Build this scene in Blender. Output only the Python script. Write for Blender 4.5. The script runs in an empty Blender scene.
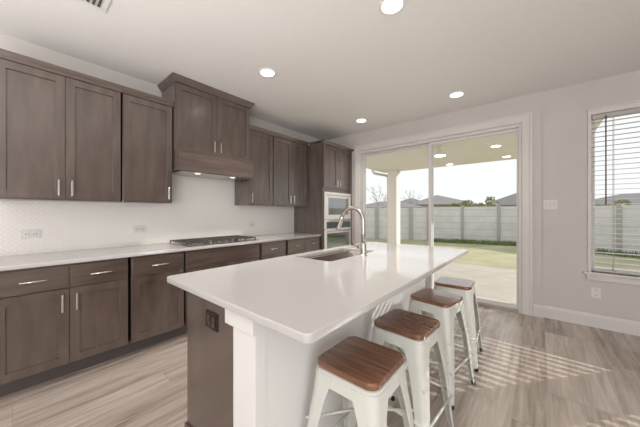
import bpy, bmesh, math, random
from mathutils import Vector, Matrix

random.seed(7)
S = bpy.context.scene
COL = S.collection
R = math.radians

# ------------------------------------------------------------------ camera
cd = bpy.data.cameras.new('camera')
cam = bpy.data.objects.new('camera', cd)
COL.objects.link(cam)
cam.location = (3.367, 0.0, 1.272)
cam.rotation_euler = (R(90), 0, R(40.11))
cd.sensor_width = 36.0
cd.sensor_fit = 'HORIZONTAL'
cd.lens = 36.0 * 259.13 / 640.0
cd.shift_y = -1.0 / 640.0
cd.clip_start = 0.02
cd.clip_end = 400
S.camera = cam

# ------------------------------------------------------------------ world, sun, area lights, exposure
W = bpy.data.worlds.new('overcast_sky')
S.world = W
W.use_nodes = True
bg = W.node_tree.nodes['Background']
bg.inputs['Color'].default_value = (0.975, 0.99, 1.0, 1)
bg.inputs['Strength'].default_value = 1.05

sl = bpy.data.lights.new('sun', 'SUN')
sl.energy = 4.8
sl.angle = R(0.35)
sl.color = (1.0, 0.95, 0.89)
sun = bpy.data.objects.new('sun', sl)
COL.objects.link(sun)
sun.rotation_euler = Vector((0.84, 1.02, 0.64)).to_track_quat('Z', 'Y').to_euler()


def area(name, loc, target, sx, sy, energy, color=(1, 1, 1)):
    l = bpy.data.lights.new(name, 'AREA')
    l.shape = 'RECTANGLE'
    l.size, l.size_y, l.energy, l.color = sx, sy, energy, color
    o = bpy.data.objects.new(name, l)
    o.location = loc
    o.rotation_euler = (Vector(loc) - Vector(target)).to_track_quat('Z', 'Y').to_euler()
    COL.objects.link(o)
    return o


# added fill lamps standing in for windows behind the camera and at far right
area('rear_fill', (1.3, -3.85, 1.4), (1.2, 1.0, 0.9), 2.4, 2.2, 17, (1.0, 0.99, 0.98))
area('side_fill', (6.85, -2.1, 1.4), (0.0, 0.8, 1.6), 3.4, 2.2, 225, (0.985, 0.99, 1.0))
# added upward fill lamp, with no fixture, that brightens the ceiling
area('ceiling_fill', (2.9, -1.5, 1.0), (2.9, -1.49, 2.743), 3.2, 2.6, 105, (1.0, 0.99, 0.98))

S.view_settings.view_transform = 'Standard'
S.view_settings.look = 'None'
S.view_settings.exposure = 0.0
S.view_settings.gamma = 1.0
S.view_settings.use_curve_mapping = False


# ------------------------------------------------------------------ materials
def mat(name, color, rough=0.5, metal=0.0, spec=0.5, emit=None, estr=0.0):
    m = bpy.data.materials.new(name)
    m.use_nodes = True
    b = m.node_tree.nodes['Principled BSDF']
    b.inputs['Base Color'].default_value = (*color, 1)
    b.inputs['Roughness'].default_value = rough
    b.inputs['Metallic'].default_value = metal
    b.inputs['Specular IOR Level'].default_value = spec
    if emit:
        b.inputs['Emission Color'].default_value = (*emit, 1)
        b.inputs['Emission Strength'].default_value = estr
    return m


def nodes(m):
    return m.node_tree.nodes, m.node_tree.links, m.node_tree.nodes['Principled BSDF']


def noise_color(m, c1, c2, scale, stretch=(1, 1, 1), detail=4, bump=0.0, coord='Object', lo=0.35, hi=0.65):
    n, l, b = nodes(m)
    tc = n.new('ShaderNodeTexCoord')
    mp = n.new('ShaderNodeMapping')
    mp.inputs['Scale'].default_value = stretch
    nz = n.new('ShaderNodeTexNoise')
    nz.inputs['Scale'].default_value = scale
    nz.inputs['Detail'].default_value = detail
    rp = n.new('ShaderNodeValToRGB')
    rp.color_ramp.elements[0].position, rp.color_ramp.elements[1].position = lo, hi
    rp.color_ramp.elements[0].color = (*c1, 1)
    rp.color_ramp.elements[1].color = (*c2, 1)
    l.new(tc.outputs[coord], mp.inputs['Vector'])
    l.new(mp.outputs[0], nz.inputs['Vector'])
    l.new(nz.outputs['Fac'], rp.inputs['Fac'])
    l.new(rp.outputs['Color'], b.inputs['Base Color'])
    if bump:
        bp = n.new('ShaderNodeBump')
        bp.inputs['Strength'].default_value = bump
        bp.inputs['Distance'].default_value = 0.002
        l.new(nz.outputs['Fac'], bp.inputs['Height'])
        l.new(bp.outputs['Normal'], b.inputs['Normal'])
    return m


M = {}
M['wall'] = noise_color(mat('wall_paint', (.6, .57, .54), 0.75, spec=0.25), (.585, .552, .528), (.605, .572, .548), 3.0)
M['ceiling'] = noise_color(mat('ceiling_paint', (.7, .68, .65), 0.85, spec=0.2), (.83, .82, .80), (.845, .835, .815), 40.0)
M['trim'] = mat('white_trim_paint', (.66, .635, .615), 0.4)
M['white'] = mat('white_island_paint', (.80, .79, .78), 0.4)
M['vinyl'] = mat('white_vinyl', (.66, .64, .62), 0.4)
M['blind'] = mat('blind_white', (.46, .45, .43), 0.45)
M['quartz'] = noise_color(mat('white_quartz', (.78, .76, .74), 0.05), (.545, .525, .515), (.56, .54, .53), 90, lo=.3, hi=.6)
M['wood'] = noise_color(mat('stained_maple', (.15, .115, .1), 0.27, spec=1.0), (.064, .041, .032), (.122, .087, .071), 2.2, (5, 5, .9), 6, 0.05, lo=.25, hi=.75)
M['wood_h'] = noise_color(mat('stained_maple_level_grain', (.15, .115, .1), 0.27, spec=1.0), (.064, .041, .032), (.122, .087, .071), 2.2, (5, .9, 9), 6, 0.05, lo=.25, hi=.75)
for k in ('wood', 'wood_h'):
    b_ = M[k].node_tree.nodes['Principled BSDF']
    b_.inputs['Coat Weight'].default_value = 0.5
    b_.inputs['Coat Roughness'].default_value = 0.22
M['toe'] = mat('dark_toe_kick', (.085, .072, .066), 0.45)
M['cavity'] = mat('cabinet_carcass', (.07, .052, .045), 0.6)
M['steel'] = mat('brushed_steel', (.50, .475, .445), 0.27, 1.0)
M['nickel'] = mat('satin_nickel', (.74, .71, .67), 0.25, 1.0)
M['appliance'] = mat('stainless_front', (.84, .82, .79), 0.32, 0.3)
M['sink'] = mat('sink_steel', (.62, .56, .50), 0.2, 1.0)
M['black_glass'] = mat('black_glass', (.30, .31, .31), 0.04, 0.75, spec=0.9)
M['dark_panel'] = mat('dark_display', (.10, .125, .14), 0.08, 0.4, spec=0.8)
M['iron'] = mat('cast_iron', (.075, .062, .055), 0.38)
M['burner'] = mat('burner_alloy', (.25, .23, .21), 0.4, 0.8)
M['plate'] = mat('white_plastic', (.72, .705, .69), 0.35)
M['slot'] = mat('socket_slot', (.10, .09, .085), 0.5)
M['grey_socket'] = mat('socket_face', (.72, .70, .685), 0.4)
M['bronze'] = mat('brown_outlet_plate', (.018, .011, .009), 0.3)
M['bronze2'] = mat('brown_socket_face', (.045, .028, .023), 0.25)
M['stool'] = mat('cream_enamelled_metal', (.66, .665, .62), 0.35)
M['rubber'] = mat('black_rubber', (.02, .02, .02), 0.6)
M['lens'] = mat('lamp_lens', (.9, .9, .9), 0.4, emit=(1.0, .95, .88), estr=7.0)
M['hood_lens'] = mat('hood_lamp_lens', (.9, .9, .9), 0.4, emit=(1.0, .86, .68), estr=1.1)
M['plaster'] = mat('lamp_trim', (.82, .80, .78), 0.5)
M['vent'] = mat('vent_enamel', (.78, .77, .75), 0.45)
M['soffit'] = noise_color(mat('patio_soffit_paint', (.60, .55, .46), 0.8), (.74, .71, .66), (.76, .73, .68), 4)
M['column'] = mat('patio_column_paint', (.76, .72, .66), 0.75)
M['concrete'] = noise_color(mat('patio_concrete', (.6, .56, .5), 0.85), (.44, .41, .37), (.50, .47, .42), 3, detail=6)
M['rod'] = mat('wand_plastic', (.13, .10, .085), 0.3)
M['roof'] = noise_color(mat('shingles', (.16, .16, .160), 0.9), (.20, .20, .205), (.26, .255, .255), 30)
M['house'] = noise_color(mat('house_brick', (.42, .36, .32), 0.9), (.36, .30, .26), (.46, .40, .35), 12)
M['post'] = mat('fence_post_concrete', (.42, .40, .38), 0.85)
M['bark'] = mat('bark', (.33, .27, .22), 0.9)
M['leaf'] = noise_color(mat('leaf', (.13, .16, .06), 0.8), (.22, .23, .11), (.38, .36, .20), 3)
M['gutter'] = mat('gutter_metal', (.62, .59, .53), 0.4)
M['track'] = mat('aluminium_track', (.45, .42, .39), 0.4, 0.6)


def glass(name, tint, f):
    m = bpy.data.materials.new(name)
    m.use_nodes = True
    n, l = m.node_tree.nodes, m.node_tree.links
    n.clear()
    o = n.new('ShaderNodeOutputMaterial')
    t = n.new('ShaderNodeBsdfTransparent')
    t.inputs['Color'].default_value = (*tint, 1)
    g = n.new('ShaderNodeBsdfGlossy')
    g.inputs['Roughness'].default_value = 0.0
    lw = n.new('ShaderNodeLayerWeight')
    lw.inputs['Blend'].default_value = 0.08
    ma = n.new('ShaderNodeMath')
    ma.operation = 'MULTIPLY'
    ma.inputs[1].default_value = f
    mx = n.new('ShaderNodeMixShader')
    l.new(lw.outputs['Fresnel'], ma.inputs[0])
    l.new(ma.outputs[0], mx.inputs['Fac'])
    l.new(t.outputs[0], mx.inputs[1])
    l.new(g.outputs[0], mx.inputs[2])
    l.new(mx.outputs[0], o.inputs['Surface'])
    return m


M['glass'] = glass('clear_glass', (.985, .987, .985), 0.75)


def floor_material():
    m = mat('oak_vinyl_planks', (.5, .42, .35), 0.27, spec=0.55)
    n, l, b = nodes(m)
    tc = n.new('ShaderNodeTexCoord')
    sx = n.new('ShaderNodeSeparateXYZ')
    cx = n.new('ShaderNodeCombineXYZ')
    l.new(tc.outputs['Object'], sx.inputs[0])
    l.new(sx.outputs['Y'], cx.inputs['X'])
    l.new(sx.outputs['X'], cx.inputs['Y'])
    br = n.new('ShaderNodeTexBrick')
    br.inputs['Scale'].default_value = 1.0
    br.inputs['Brick Width'].default_value = 1.22
    br.inputs['Row Height'].default_value = 0.18
    br.inputs['Mortar Size'].default_value = 0.0012
    br.inputs['Mortar Smooth'].default_value = 0.2
    br.inputs['Color1'].default_value = (0, 0, 0, 1)
    br.inputs['Color2'].default_value = (1, 1, 1, 1)
    br.inputs['Mortar'].default_value = (.3, .3, .3, 1)
    br.offset = 0.37
    br.offset_frequency = 3
    l.new(cx.outputs[0], br.inputs['Vector'])
    # a shift per plank so the figure does not run on across joints
    mp = n.new('ShaderNodeVectorMath')
    mp.operation = 'MULTIPLY'
    mp.inputs[1].default_value = (1.1, 13.0, 1)
    l.new(cx.outputs[0], mp.inputs[0])
    ad = n.new('ShaderNodeVectorMath')
    ad.operation = 'MULTIPLY_ADD'
    ad.inputs[1].default_value = (7.0, 3.0, 5.0)
    l.new(br.outputs['Color'], ad.inputs[0])
    l.new(mp.outputs[0], ad.inputs[2])
    nz = n.new('ShaderNodeTexNoise')
    nz.inputs['Scale'].default_value = 1.7
    nz.inputs['Detail'].default_value = 7
    nz.inputs['Roughness'].default_value = 0.6
    nz.inputs['Distortion'].default_value = 0.5
    l.new(ad.outputs[0], nz.inputs['Vector'])
    mx = n.new('ShaderNodeMath')
    mx.operation = 'MULTIPLY_ADD'
    mx.inputs[1].default_value = 0.22
    l.new(br.outputs['Color'], mx.inputs[0])
    l.new(nz.outputs['Fac'], mx.inputs[2])
    rp = n.new('ShaderNodeValToRGB')
    e = rp.color_ramp.elements
    e[0].position, e[0].color = 0.36, (.225, .172, .142, 1)
    e[1].position, e[1].color = 0.86, (.54, .47, .42, 1)
    k = e.new(0.58)
    k.color = (.40, .335, .29, 1)
    l.new(mx.outputs[0], rp.inputs['Fac'])
    jn = n.new('ShaderNodeMixRGB')
    jn.inputs['Color2'].default_value = (.33, .27, .23, 1)
    l.new(br.outputs['Fac'], jn.inputs['Fac'])
    l.new(rp.outputs['Color'], jn.inputs['Color1'])
    l.new(jn.outputs[0], b.inputs['Base Color'])
    bp = n.new('ShaderNodeBump')
    bp.inputs['Strength'].default_value = 0.12
    bp.inputs['Distance'].default_value = 0.002
    l.new(nz.outputs['Fac'], bp.inputs['Height'])
    l.new(bp.outputs['Normal'], b.inputs['Normal'])
    return m


M['floor'] = floor_material()


def math_node(n, l, op, a, b=None):
    k = n.new('ShaderNodeMath')
    k.operation = op
    for i, v in ((0, a), (1, b)):
        if v is None:
            continue
        if isinstance(v, (int, float)):
            k.inputs[i].default_value = v
        else:
            l.new(v, k.inputs[i])
    return k.outputs[0]


def herringbone_tile():
    m = mat('herringbone_wall_tile', (.78, .76, .73), 0.16)
    n, l, b = nodes(m)
    tc = n.new('ShaderNodeTexCoord')
    sx = n.new('ShaderNodeSeparateXYZ')
    l.new(tc.outputs['Object'], sx.inputs[0])
    y, z = sx.outputs['Y'], sx.outputs['Z']
    k = 0.7071 / 0.028
    u = math_node(n, l, 'MULTIPLY', math_node(n, l, 'ADD', y, z), k)
    v = math_node(n, l, 'MULTIPLY', math_node(n, l, 'SUBTRACT', z, y), k)
    iu, jv = math_node(n, l, 'FLOOR', u), math_node(n, l, 'FLOOR', v)
    q = math_node(n, l, 'FLOORED_MODULO', math_node(n, l, 'SUBTRACT', iu, jv), 4.0)
    gu = math_node(n, l, 'LESS_THAN', math_node(n, l, 'SUBTRACT', u, iu), 0.09)
    gv = math_node(n, l, 'LESS_THAN', math_node(n, l, 'SUBTRACT', v, jv), 0.09)
    n1 = math_node(n, l, 'GREATER_THAN', math_node(n, l, 'ABSOLUTE', math_node(n, l, 'SUBTRACT', q, 1.0)), 0.5)
    n2 = math_node(n, l, 'GREATER_THAN', math_node(n, l, 'ABSOLUTE', math_node(n, l, 'SUBTRACT', q, 2.0)), 0.5)
    g = math_node(n, l, 'MAXIMUM', math_node(n, l, 'MULTIPLY', gu, n1), math_node(n, l, 'MULTIPLY', gv, n2))
    mx = n.new('ShaderNodeMixRGB')
    mx.inputs['Color1'].default_value = (.86, .835, .805, 1)
    mx.inputs['Color2'].default_value = (.74, .715, .69, 1)
    l.new(g, mx.inputs['Fac'])
    l.new(mx.outputs[0], b.inputs['Base Color'])
    bp = n.new('ShaderNodeBump')
    bp.invert = True
    bp.inputs['Strength'].default_value = 0.35
    bp.inputs['Distance'].default_value = 0.002
    l.new(g, bp.inputs['Height'])
    l.new(bp.outputs['Normal'], b.inputs['Normal'])
    return m


M['tile'] = herringbone_tile()


def walnut():
    m = mat('walnut_seat_wood', (.16, .065, .035), 0.2)
    n, l, b = nodes(m)
    b.inputs['Coat Weight'].default_value = 0.6
    b.inputs['Coat Roughness'].default_value = 0.08
    tc = n.new('ShaderNodeTexCoord')
    oi = n.new('ShaderNodeObjectInfo')
    mp = n.new('ShaderNodeMapping')
    mp.inputs['Scale'].default_value = (2.0, 26, 20)
    sc = math_node(n, l, 'MULTIPLY', oi.outputs['Random'], 30.0)
    cb = n.new('ShaderNodeCombineXYZ')
    l.new(sc, cb.inputs[0])
    l.new(sc, cb.inputs[1])
    l.new(cb.outputs[0], mp.inputs['Location'])
    l.new(tc.outputs['Object'], mp.inputs['Vector'])
    nz = n.new('ShaderNodeTexNoise')
    nz.inputs['Scale'].default_value = 2.0
    nz.inputs['Detail'].default_value = 5
    nz.inputs['Distortion'].default_value = 0.6
    l.new(mp.outputs[0], nz.inputs['Vector'])
    # glued-up staves
    sx = n.new('ShaderNodeSeparateXYZ')
    l.new(tc.outputs['Object'], sx.inputs[0])
    q = math_node(n, l, 'FLOOR', math_node(n, l, 'MULTIPLY', math_node(n, l, 'ADD', sx.outputs['Y'], 0.5), 18.0))
    wn = n.new('ShaderNodeTexWhiteNoise')
    wn.noise_dimensions = '1D'
    l.new(q, wn.inputs['W'])
    s = math_node(n, l, 'ADD', nz.outputs['Fac'], math_node(n, l, 'MULTIPLY', math_node(n, l, 'SUBTRACT', wn.outputs['Value'], 0.5), 0.22))
    rp = n.new('ShaderNodeValToRGB')
    e = rp.color_ramp.elements
    e[0].position, e[0].color = 0.3, (.075, .032, .019, 1)
    e[1].position, e[1].color = 0.72, (.26, .118, .064, 1)
    l.new(s, rp.inputs['Fac'])
    l.new(rp.outputs['Color'], b.inputs['Base Color'])
    return m


M['walnut'] = walnut()


def fence_mat():
    m = mat('precast_fence', (.5, .48, .45), 0.9)
    n, l, b = nodes(m)
    tc = n.new('ShaderNodeTexCoord')
    sx = n.new('ShaderNodeSeparateXYZ')
    l.new(tc.outputs['Object'], sx.inputs[0])
    f = math_node(n, l, 'FLOORED_MODULO', sx.outputs['Z'], 0.31)
    g = math_node(n, l, 'LESS_THAN', f, 0.025)
    nz = n.new('ShaderNodeTexNoise')
    nz.inputs['Scale'].default_value = 2.2
    nz.inputs['Detail'].default_value = 6
    rp = n.new('ShaderNodeValToRGB')
    rp.color_ramp.elements[0].color = (.60, .59, .58, 1)
    rp.color_ramp.elements[1].color = (.72, .71, .70, 1)
    rp.color_ramp.elements[0].position = .3
    rp.color_ramp.elements[1].position = .7
    l.new(tc.outputs['Object'], nz.inputs['Vector'])
    l.new(nz.outputs['Fac'], rp.inputs['Fac'])
    mx = n.new('ShaderNodeMixRGB')
    mx.inputs['Color2'].default_value = (.52, .51, .495, 1)
    l.new(g, mx.inputs['Fac'])
    l.new(rp.outputs['Color'], mx.inputs['Color1'])
    l.new(mx.outputs[0], b.inputs['Base Color'])
    return m


M['fence'] = fence_mat()
M['lawn'] = noise_color(mat('lawn_soil', (.4, .4, .2), 0.95), (.33, .32, .19), (.41, .395, .25), 1.2, detail=8)


# ------------------------------------------------------------------ mesh helpers
def box(bm, x0, x1, y0, y1, z0, z1, skip=''):
    v = [bm.verts.new((x, y, z)) for x in (x0, x1) for y in (y0, y1) for z in (z0, z1)]
    q = {'w': (0, 1, 3, 2), 'e': (4, 6, 7, 5), 's': (0, 4, 5, 1), 'n': (2, 3, 7, 6), 'b': (0, 2, 6, 4), 't': (1, 5, 7, 3)}
    for k, f in q.items():
        if k not in skip:
            bm.faces.new([v[i] for i in f])
    return v


def tube(bm, pts, r, n=10, caps=True):
    pts = [Vector(p) for p in pts]
    rs = r if isinstance(r, (list, tuple)) else [r] * len(pts)
    rings = []
    up = None
    for i, p in enumerate(pts):
        a = pts[max(i - 1, 0)]
        b = pts[min(i + 1, len(pts) - 1)]
        t = (b - a).normalized()
        if up is None:
            up = Vector((0, 0, 1)) if abs(t.z) < .9 else Vector((1, 0, 0))
        u = t.cross(up).normalized()
        w = u.cross(t).normalized()
        up = w
        rings.append([bm.verts.new(p + rs[i] * (math.cos(k * 2 * math.pi / n) * u + math.sin(k * 2 * math.pi / n) * w)) for k in range(n)])
    for a, b in zip(rings, rings[1:]):
        for k in range(n):
            f = bm.faces.new((a[k], a[(k + 1) % n], b[(k + 1) % n], b[k]))
            f.smooth = True
    if caps:
        bm.faces.new(rings[0])
        bm.faces.new(rings[-1][::-1])


def lathe(bm, c, prof, n=32, axis='z'):
    rings = []
    for r, h in prof:
        ring = []
        for k in range(n):
            a = k * 2 * math.pi / n
            x, y = r * math.cos(a), r * math.sin(a)
            p = (c[0] + x, c[1] + y, c[2] + h) if axis == 'z' else (c[0] + h, c[1] + x, c[2] + y)
            ring.append(bm.verts.new(p))
        rings.append(ring)
    for a, b in zip(rings, rings[1:]):
        for k in range(n):
            bm.faces.new((a[k], a[(k + 1) % n], b[(k + 1) % n], b[k]))
    if prof[0][0] > 1e-6:
        bm.faces.new(rings[0])
    if prof[-1][0] > 1e-6:
        bm.faces.new(rings[-1])


def rrect(x0, x1, y0, y1, r, n=6):
    out = []
    for cx, cy, a0 in ((x1 - r, y1 - r, 0), (x0 + r, y1 - r, 90), (x0 + r, y0 + r, 180), (x1 - r, y0 + r, 270)):
        for k in range(n + 1):
            a = R(a0 + 90 * k / n)
            out.append((cx + r * math.cos(a), cy + r * math.sin(a)))
    return out


def prism(bm, loops):
    """loops: list of (list of xy, z), skinned and capped."""
    rings = [[bm.verts.new((x, y, z)) for x, y in pts] for pts, z in loops]
    n = len(rings[0])
    for a, b in zip(rings, rings[1:]):
        for k in range(n):
            bm.faces.new((a[k], a[(k + 1) % n], b[(k + 1) % n], b[k]))
    bm.faces.new(rings[0][::-1])
    bm.faces.new(rings[-1])


def shaker(bm, xf, y0, y1, z0, z1, th=0.019, rail=0.057, dep=0.013):
    """door or drawer front facing +X, its face at xf."""
    def ring(x, i):
        return [bm.verts.new((x, y, z)) for y, z in ((y0 + i, z0 + i), (y1 - i, z0 + i), (y1 - i, z1 - i), (y0 + i, z1 - i))]
    e = 0.0007
    rs = [ring(xf - th, 0), ring(xf - e, 0), ring(xf, e), ring(xf, rail), ring(xf - dep, rail + 0.002)]
    for a, b in zip(rs, rs[1:]):
        for k in range(4):
            bm.faces.new((a[k], a[(k + 1) % 4], b[(k + 1) % 4], b[k]))
    bm.faces.new(rs[-1])
    bm.faces.new(rs[0][::-1])


ORG = {}


def thing(name, label=None, cat=None, loc=(0, 0, 0), group=None, kind=None):
    o = bpy.data.objects.new(name, None)
    o.empty_display_size = .1
    o.location = loc
    COL.objects.link(o)
    ORG[o.name] = Vector(loc)
    props(o, label, cat, group, kind)
    return o


def props(o, label=None, cat=None, group=None, kind=None):
    for k, v in (('label', label), ('category', cat), ('group', group), ('kind', kind)):
        if v:
            o[k] = v
    return o


def obj(name, bm, m, parent=None, bevel=0.0, smooth=False, label=None, cat=None, group=None, kind=None, solid=False):
    """links bm (in world coordinates) as ONE mesh object under parent."""
    bmesh.ops.recalc_face_normals(bm, faces=bm.faces[:])
    org = ORG[parent.name] if parent else None
    own = Vector((0, 0, 0))
    if parent is None:
        bb = [v.co for v in bm.verts]
        own = Vector(((min(v.x for v in bb) + max(v.x for v in bb)) / 2, (min(v.y for v in bb) + max(v.y for v in bb)) / 2, min(v.z for v in bb)))
        if kind == 'structure':
            own = Vector((0, 0, 0))
        org = own
    bmesh.ops.translate(bm, verts=bm.verts[:], vec=-org)
    me = bpy.data.meshes.new(name)
    bm.to_mesh(me)
    bm.free()
    me.materials.append(m)
    o = bpy.data.objects.new(name, me)
    o.location = own
    COL.objects.link(o)
    if parent:
        o.parent = parent
    ORG[o.name] = org
    if smooth:
        for p in me.polygons:
            p.use_smooth = True
        me.set_sharp_from_angle(angle=R(40))
    if bevel:
        b = o.modifiers.new('bevel', 'BEVEL')
        b.width = bevel
        b.segments = 2
        b.limit_method = 'ANGLE'
        b.angle_limit = R(40)
    props(o, label, cat, group, kind)
    return o


def B(*boxes):
    bm = bmesh.new()
    for b in boxes:
        box(bm, *b)
    return bm


def copy_tree(o, parent=None):
    c = o.copy()
    COL.objects.link(c)
    if parent:
        c.parent = parent
    for ch in list(o.children):
        copy_tree(ch, c)
    return c


def slab_with_hole(name, outer, hole, z0, z1, m, bev, **kw):
    cu = bpy.data.curves.new(name, 'CURVE')
    cu.dimensions = '2D'
    cu.fill_mode = 'BOTH'
    cu.extrude = (z1 - z0) / 2 - bev
    cu.bevel_depth = bev
    cu.bevel_resolution = 2
    cu.offset = -bev
    for loop in ([outer, hole] if hole else [outer]):
        sp = cu.splines.new('POLY')
        sp.points.add(len(loop) - 1)
        for p, (x, y) in zip(sp.points, loop):
            p.co = (x, y, 0, 1)
        sp.use_cyclic_u = True
    t = bpy.data.objects.new('slab', cu)
    COL.objects.link(t)
    bpy.context.view_layer.update()
    dg = bpy.context.evaluated_depsgraph_get()
    me = bpy.data.meshes.new_from_object(t.evaluated_get(dg))
    bm = bmesh.new()
    bm.from_mesh(me)
    bpy.data.objects.remove(t)
    bpy.data.curves.remove(cu)
    bpy.data.meshes.remove(me)
    bmesh.ops.remove_doubles(bm, verts=bm.verts[:], dist=1e-5)
    bmesh.ops.translate(bm, verts=bm.verts[:], vec=(0, 0, (z0 + z1) / 2))
    return obj(name, bm, m, **kw)


# ------------------------------------------------------------------ room shell
H = 2.743
YD, YW, YB = 4.136, 4.166, 4.32      # door wall face, window wall face, outside face
XJ = 3.395                           # corner where the door wall steps back
XR, YR = 7.0, -4.0
W1, W2 = (3.82, 4.83), (5.17, 6.20)  # the two windows
WZ0, WZ1 = 0.611, 2.36
DX0, DX1, DZ = 0.85, 3.205, 2.40     # sliding door opening

obj('floor', B((0, XR, YR, YB - .06, -.06, 0)), M['floor'], kind='structure')
obj('ceiling', B((-.1, XR + .1, YR - .1, YB, H, H + .1)), M['ceiling'], kind='structure')
obj('wall_left', B((-.12, 0, YR, YB, 0, H)), M['wall'], kind='structure')
obj('wall_back', B((0, DX0, YD, YB, 0, H), (DX0, DX1, YD, YB, DZ, H), (DX1, XJ, YD, YB, 0, H)), M['wall'], kind='structure')
obj('wall_window', B((XJ, W1[0], YW, YB, 0, H), (W1[0], W1[1], YW, YB, 0, WZ0), (W1[0], W1[1], YW, YB, WZ1, H),
                     (W1[1], W2[0], YW, YB, 0, H), (W2[0], W2[1], YW, YB, 0, WZ0), (W2[0], W2[1], YW, YB, WZ1, H),
                     (W2[1], XR, YW, YB, 0, H)), M['wall'], kind='structure')
obj('wall_right', B((XR, XR + .12, YR, YB, 0, H)), M['wall'], kind='structure')
obj('wall_rear', B((0, XR, YR - .12, YR, 0, H)), M['wall'], kind='structure')


def baseboard(name, pts):
    bm = bmesh.new()
    prof = [(0, 0), (.016, 0), (.016, .115), (.012, .125), (.012, .132), (.006, .143), (0, .143)]
    for x0, x1, yf in pts:
        a = [bm.verts.new((x0, yf - d, z)) for d, z in prof]
        b = [bm.verts.new((x1, yf - d, z)) for d, z in prof]
        for k in range(len(prof)):
            j = (k + 1) % len(prof)
            bm.faces.new((a[k], a[j], b[j], b[k]))
        bm.faces.new(a)
        bm.faces.new(b[::-1])
    return obj(name, bm, M['trim'], kind='structure')


baseboard('baseboard_back', [(3.316, XJ + .016, YD)])
baseboard('baseboard_window', [(XJ + .017, XR, YW)])

# sliding glass door
d = thing('door_1', kind='structure', loc=((DX0 + DX1) / 2, YD, 0))
bm = bmesh.new()
cw = .098


def casing_piece(bm, p0, p1, out):
    """a moulded casing board from p0 to p1 (inner edge), out = direction away from the opening."""
    prof = [(0, 0), (0, .012), (.012, .018), (.075, .022), (.085, .028), (.108, .028), (.108, 0)]
    a, b = [], []
    for o_, t in prof:
        m0 = Vector(p0) + Vector(out[0]) * o_
        m1 = Vector(p1) + Vector(out[1]) * o_
        a.append(bm.verts.new((m0.x, YD - t, m0.z)))
        b.append(bm.verts.new((m1.x, YD - t, m1.z)))
    n = len(prof)
    for k in range(n):
        j = (k + 1) % n
        bm.faces.new((a[k], a[j], b[j], b[k]))
    bm.faces.new(a)
    bm.faces.new(b[::-1])


casing_piece(bm, (DX0, YD, 0), (DX0, YD, DZ), ((-.85, 0, 0), (-.85, 0, 1)))
casing_piece(bm, (DX1, YD, 0), (DX1, YD, DZ), ((1, 0, 0), (1, 0, 1)))
casing_piece(bm, (DX0, YD, DZ), (DX1, YD, DZ), ((-.85, 0, 1), (1, 0, 1)))
obj('door_casing', bm, M['trim'], d)
fy0, fy1 = YD + .03, YD + .15
obj('door_frame', B((DX0 + .001, DX0 + .022, YD, fy1, 0, DZ), (DX1 - .03, DX1 - .001, YD, fy1, 0, DZ), (DX0 + .022, DX1 - .03, YD, fy1, DZ - .045, DZ - .001)), M['vinyl'], d, bevel=.003)
obj('threshold', B((DX0 + .022, DX1 - .03, YD - .01, fy1, 0.001, .03)), M['track'], d, bevel=.003)


def sash(x0, x1, yc, l, r, t, b, nm):
    z0, z1 = .031, DZ - .046
    p = obj(nm, B((x0, x0 + l, yc - .02, yc + .02, z0, z1), (x1 - r, x1, yc - .02, yc + .02, z0, z1),
                  (x0 + l, x1 - r, yc - .02, yc + .02, z1 - t, z1), (x0 + l, x1 - r, yc - .02, yc + .02, z0, z0 + b)), M['vinyl'], d, bevel=.003)
    bm = B((x0 + l - .004, x1 - r + .004, yc - .004, yc + .004, z0 + b - .004, z1 - t + .004))
    obj('glass_pane', bm, M['glass'], p)
    return p


sash(DX0 + .023, 2.115, YD + .09, .04, .055, .04, .06, 'fixed_panel')
sash(2.063, DX1 - .031, YD + .045, .045, .02, .04, .06, 'sliding_panel')


# windows with blinds
def window(n, x0, x1):
    w = thing('window_%d' % n, kind='structure', loc=((x0 + x1) / 2, YW, WZ0))
    obj('window_casing', B((x0 - .03, x0, YW - .014, YW, WZ0, WZ1 + .065), (x1, x1 + .03, YW - .014, YW, WZ0, WZ1 + .065), (x0, x1, YW - .014, YW, WZ1, WZ1 + .065),
                           (x0 - .035, x1 + .035, YW - .024, YW, WZ1 + .05, WZ1 + .068)), M['trim'], w, bevel=.003)
    obj('window_sill', B((x0 - .06, x1 + .06, YW - .045, YB - .05, WZ0 - .024, WZ0)), M['trim'], w, bevel=.004)
    obj('window_apron', B((x0 - .04, x1 + .04, YW - .018, YW, WZ0 - .09, WZ0 - .024)), M['trim'], w, bevel=.003)
    ys = YB - .06
    f = obj('window_frame', B((x0, x0 + .035, ys - .03, ys + .03, WZ0, WZ1), (x1 - .035, x1, ys - .03, ys + .03, WZ0, WZ1), (x0 + .035, x1 - .035, ys - .03, ys + .03, WZ1 - .035, WZ1), (x0 + .035, x1 - .035, ys - .03, ys + .03, WZ0, WZ0 + .04)), M['vinyl'], w, bevel=.003)
    obj('glass_pane', B((x0 + .03, x1 - .03, ys - .003, ys + .003, WZ0 + .03, WZ1 - .03)), M['glass'], f)


window(1, *W1)
window(2, *W2)


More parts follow.
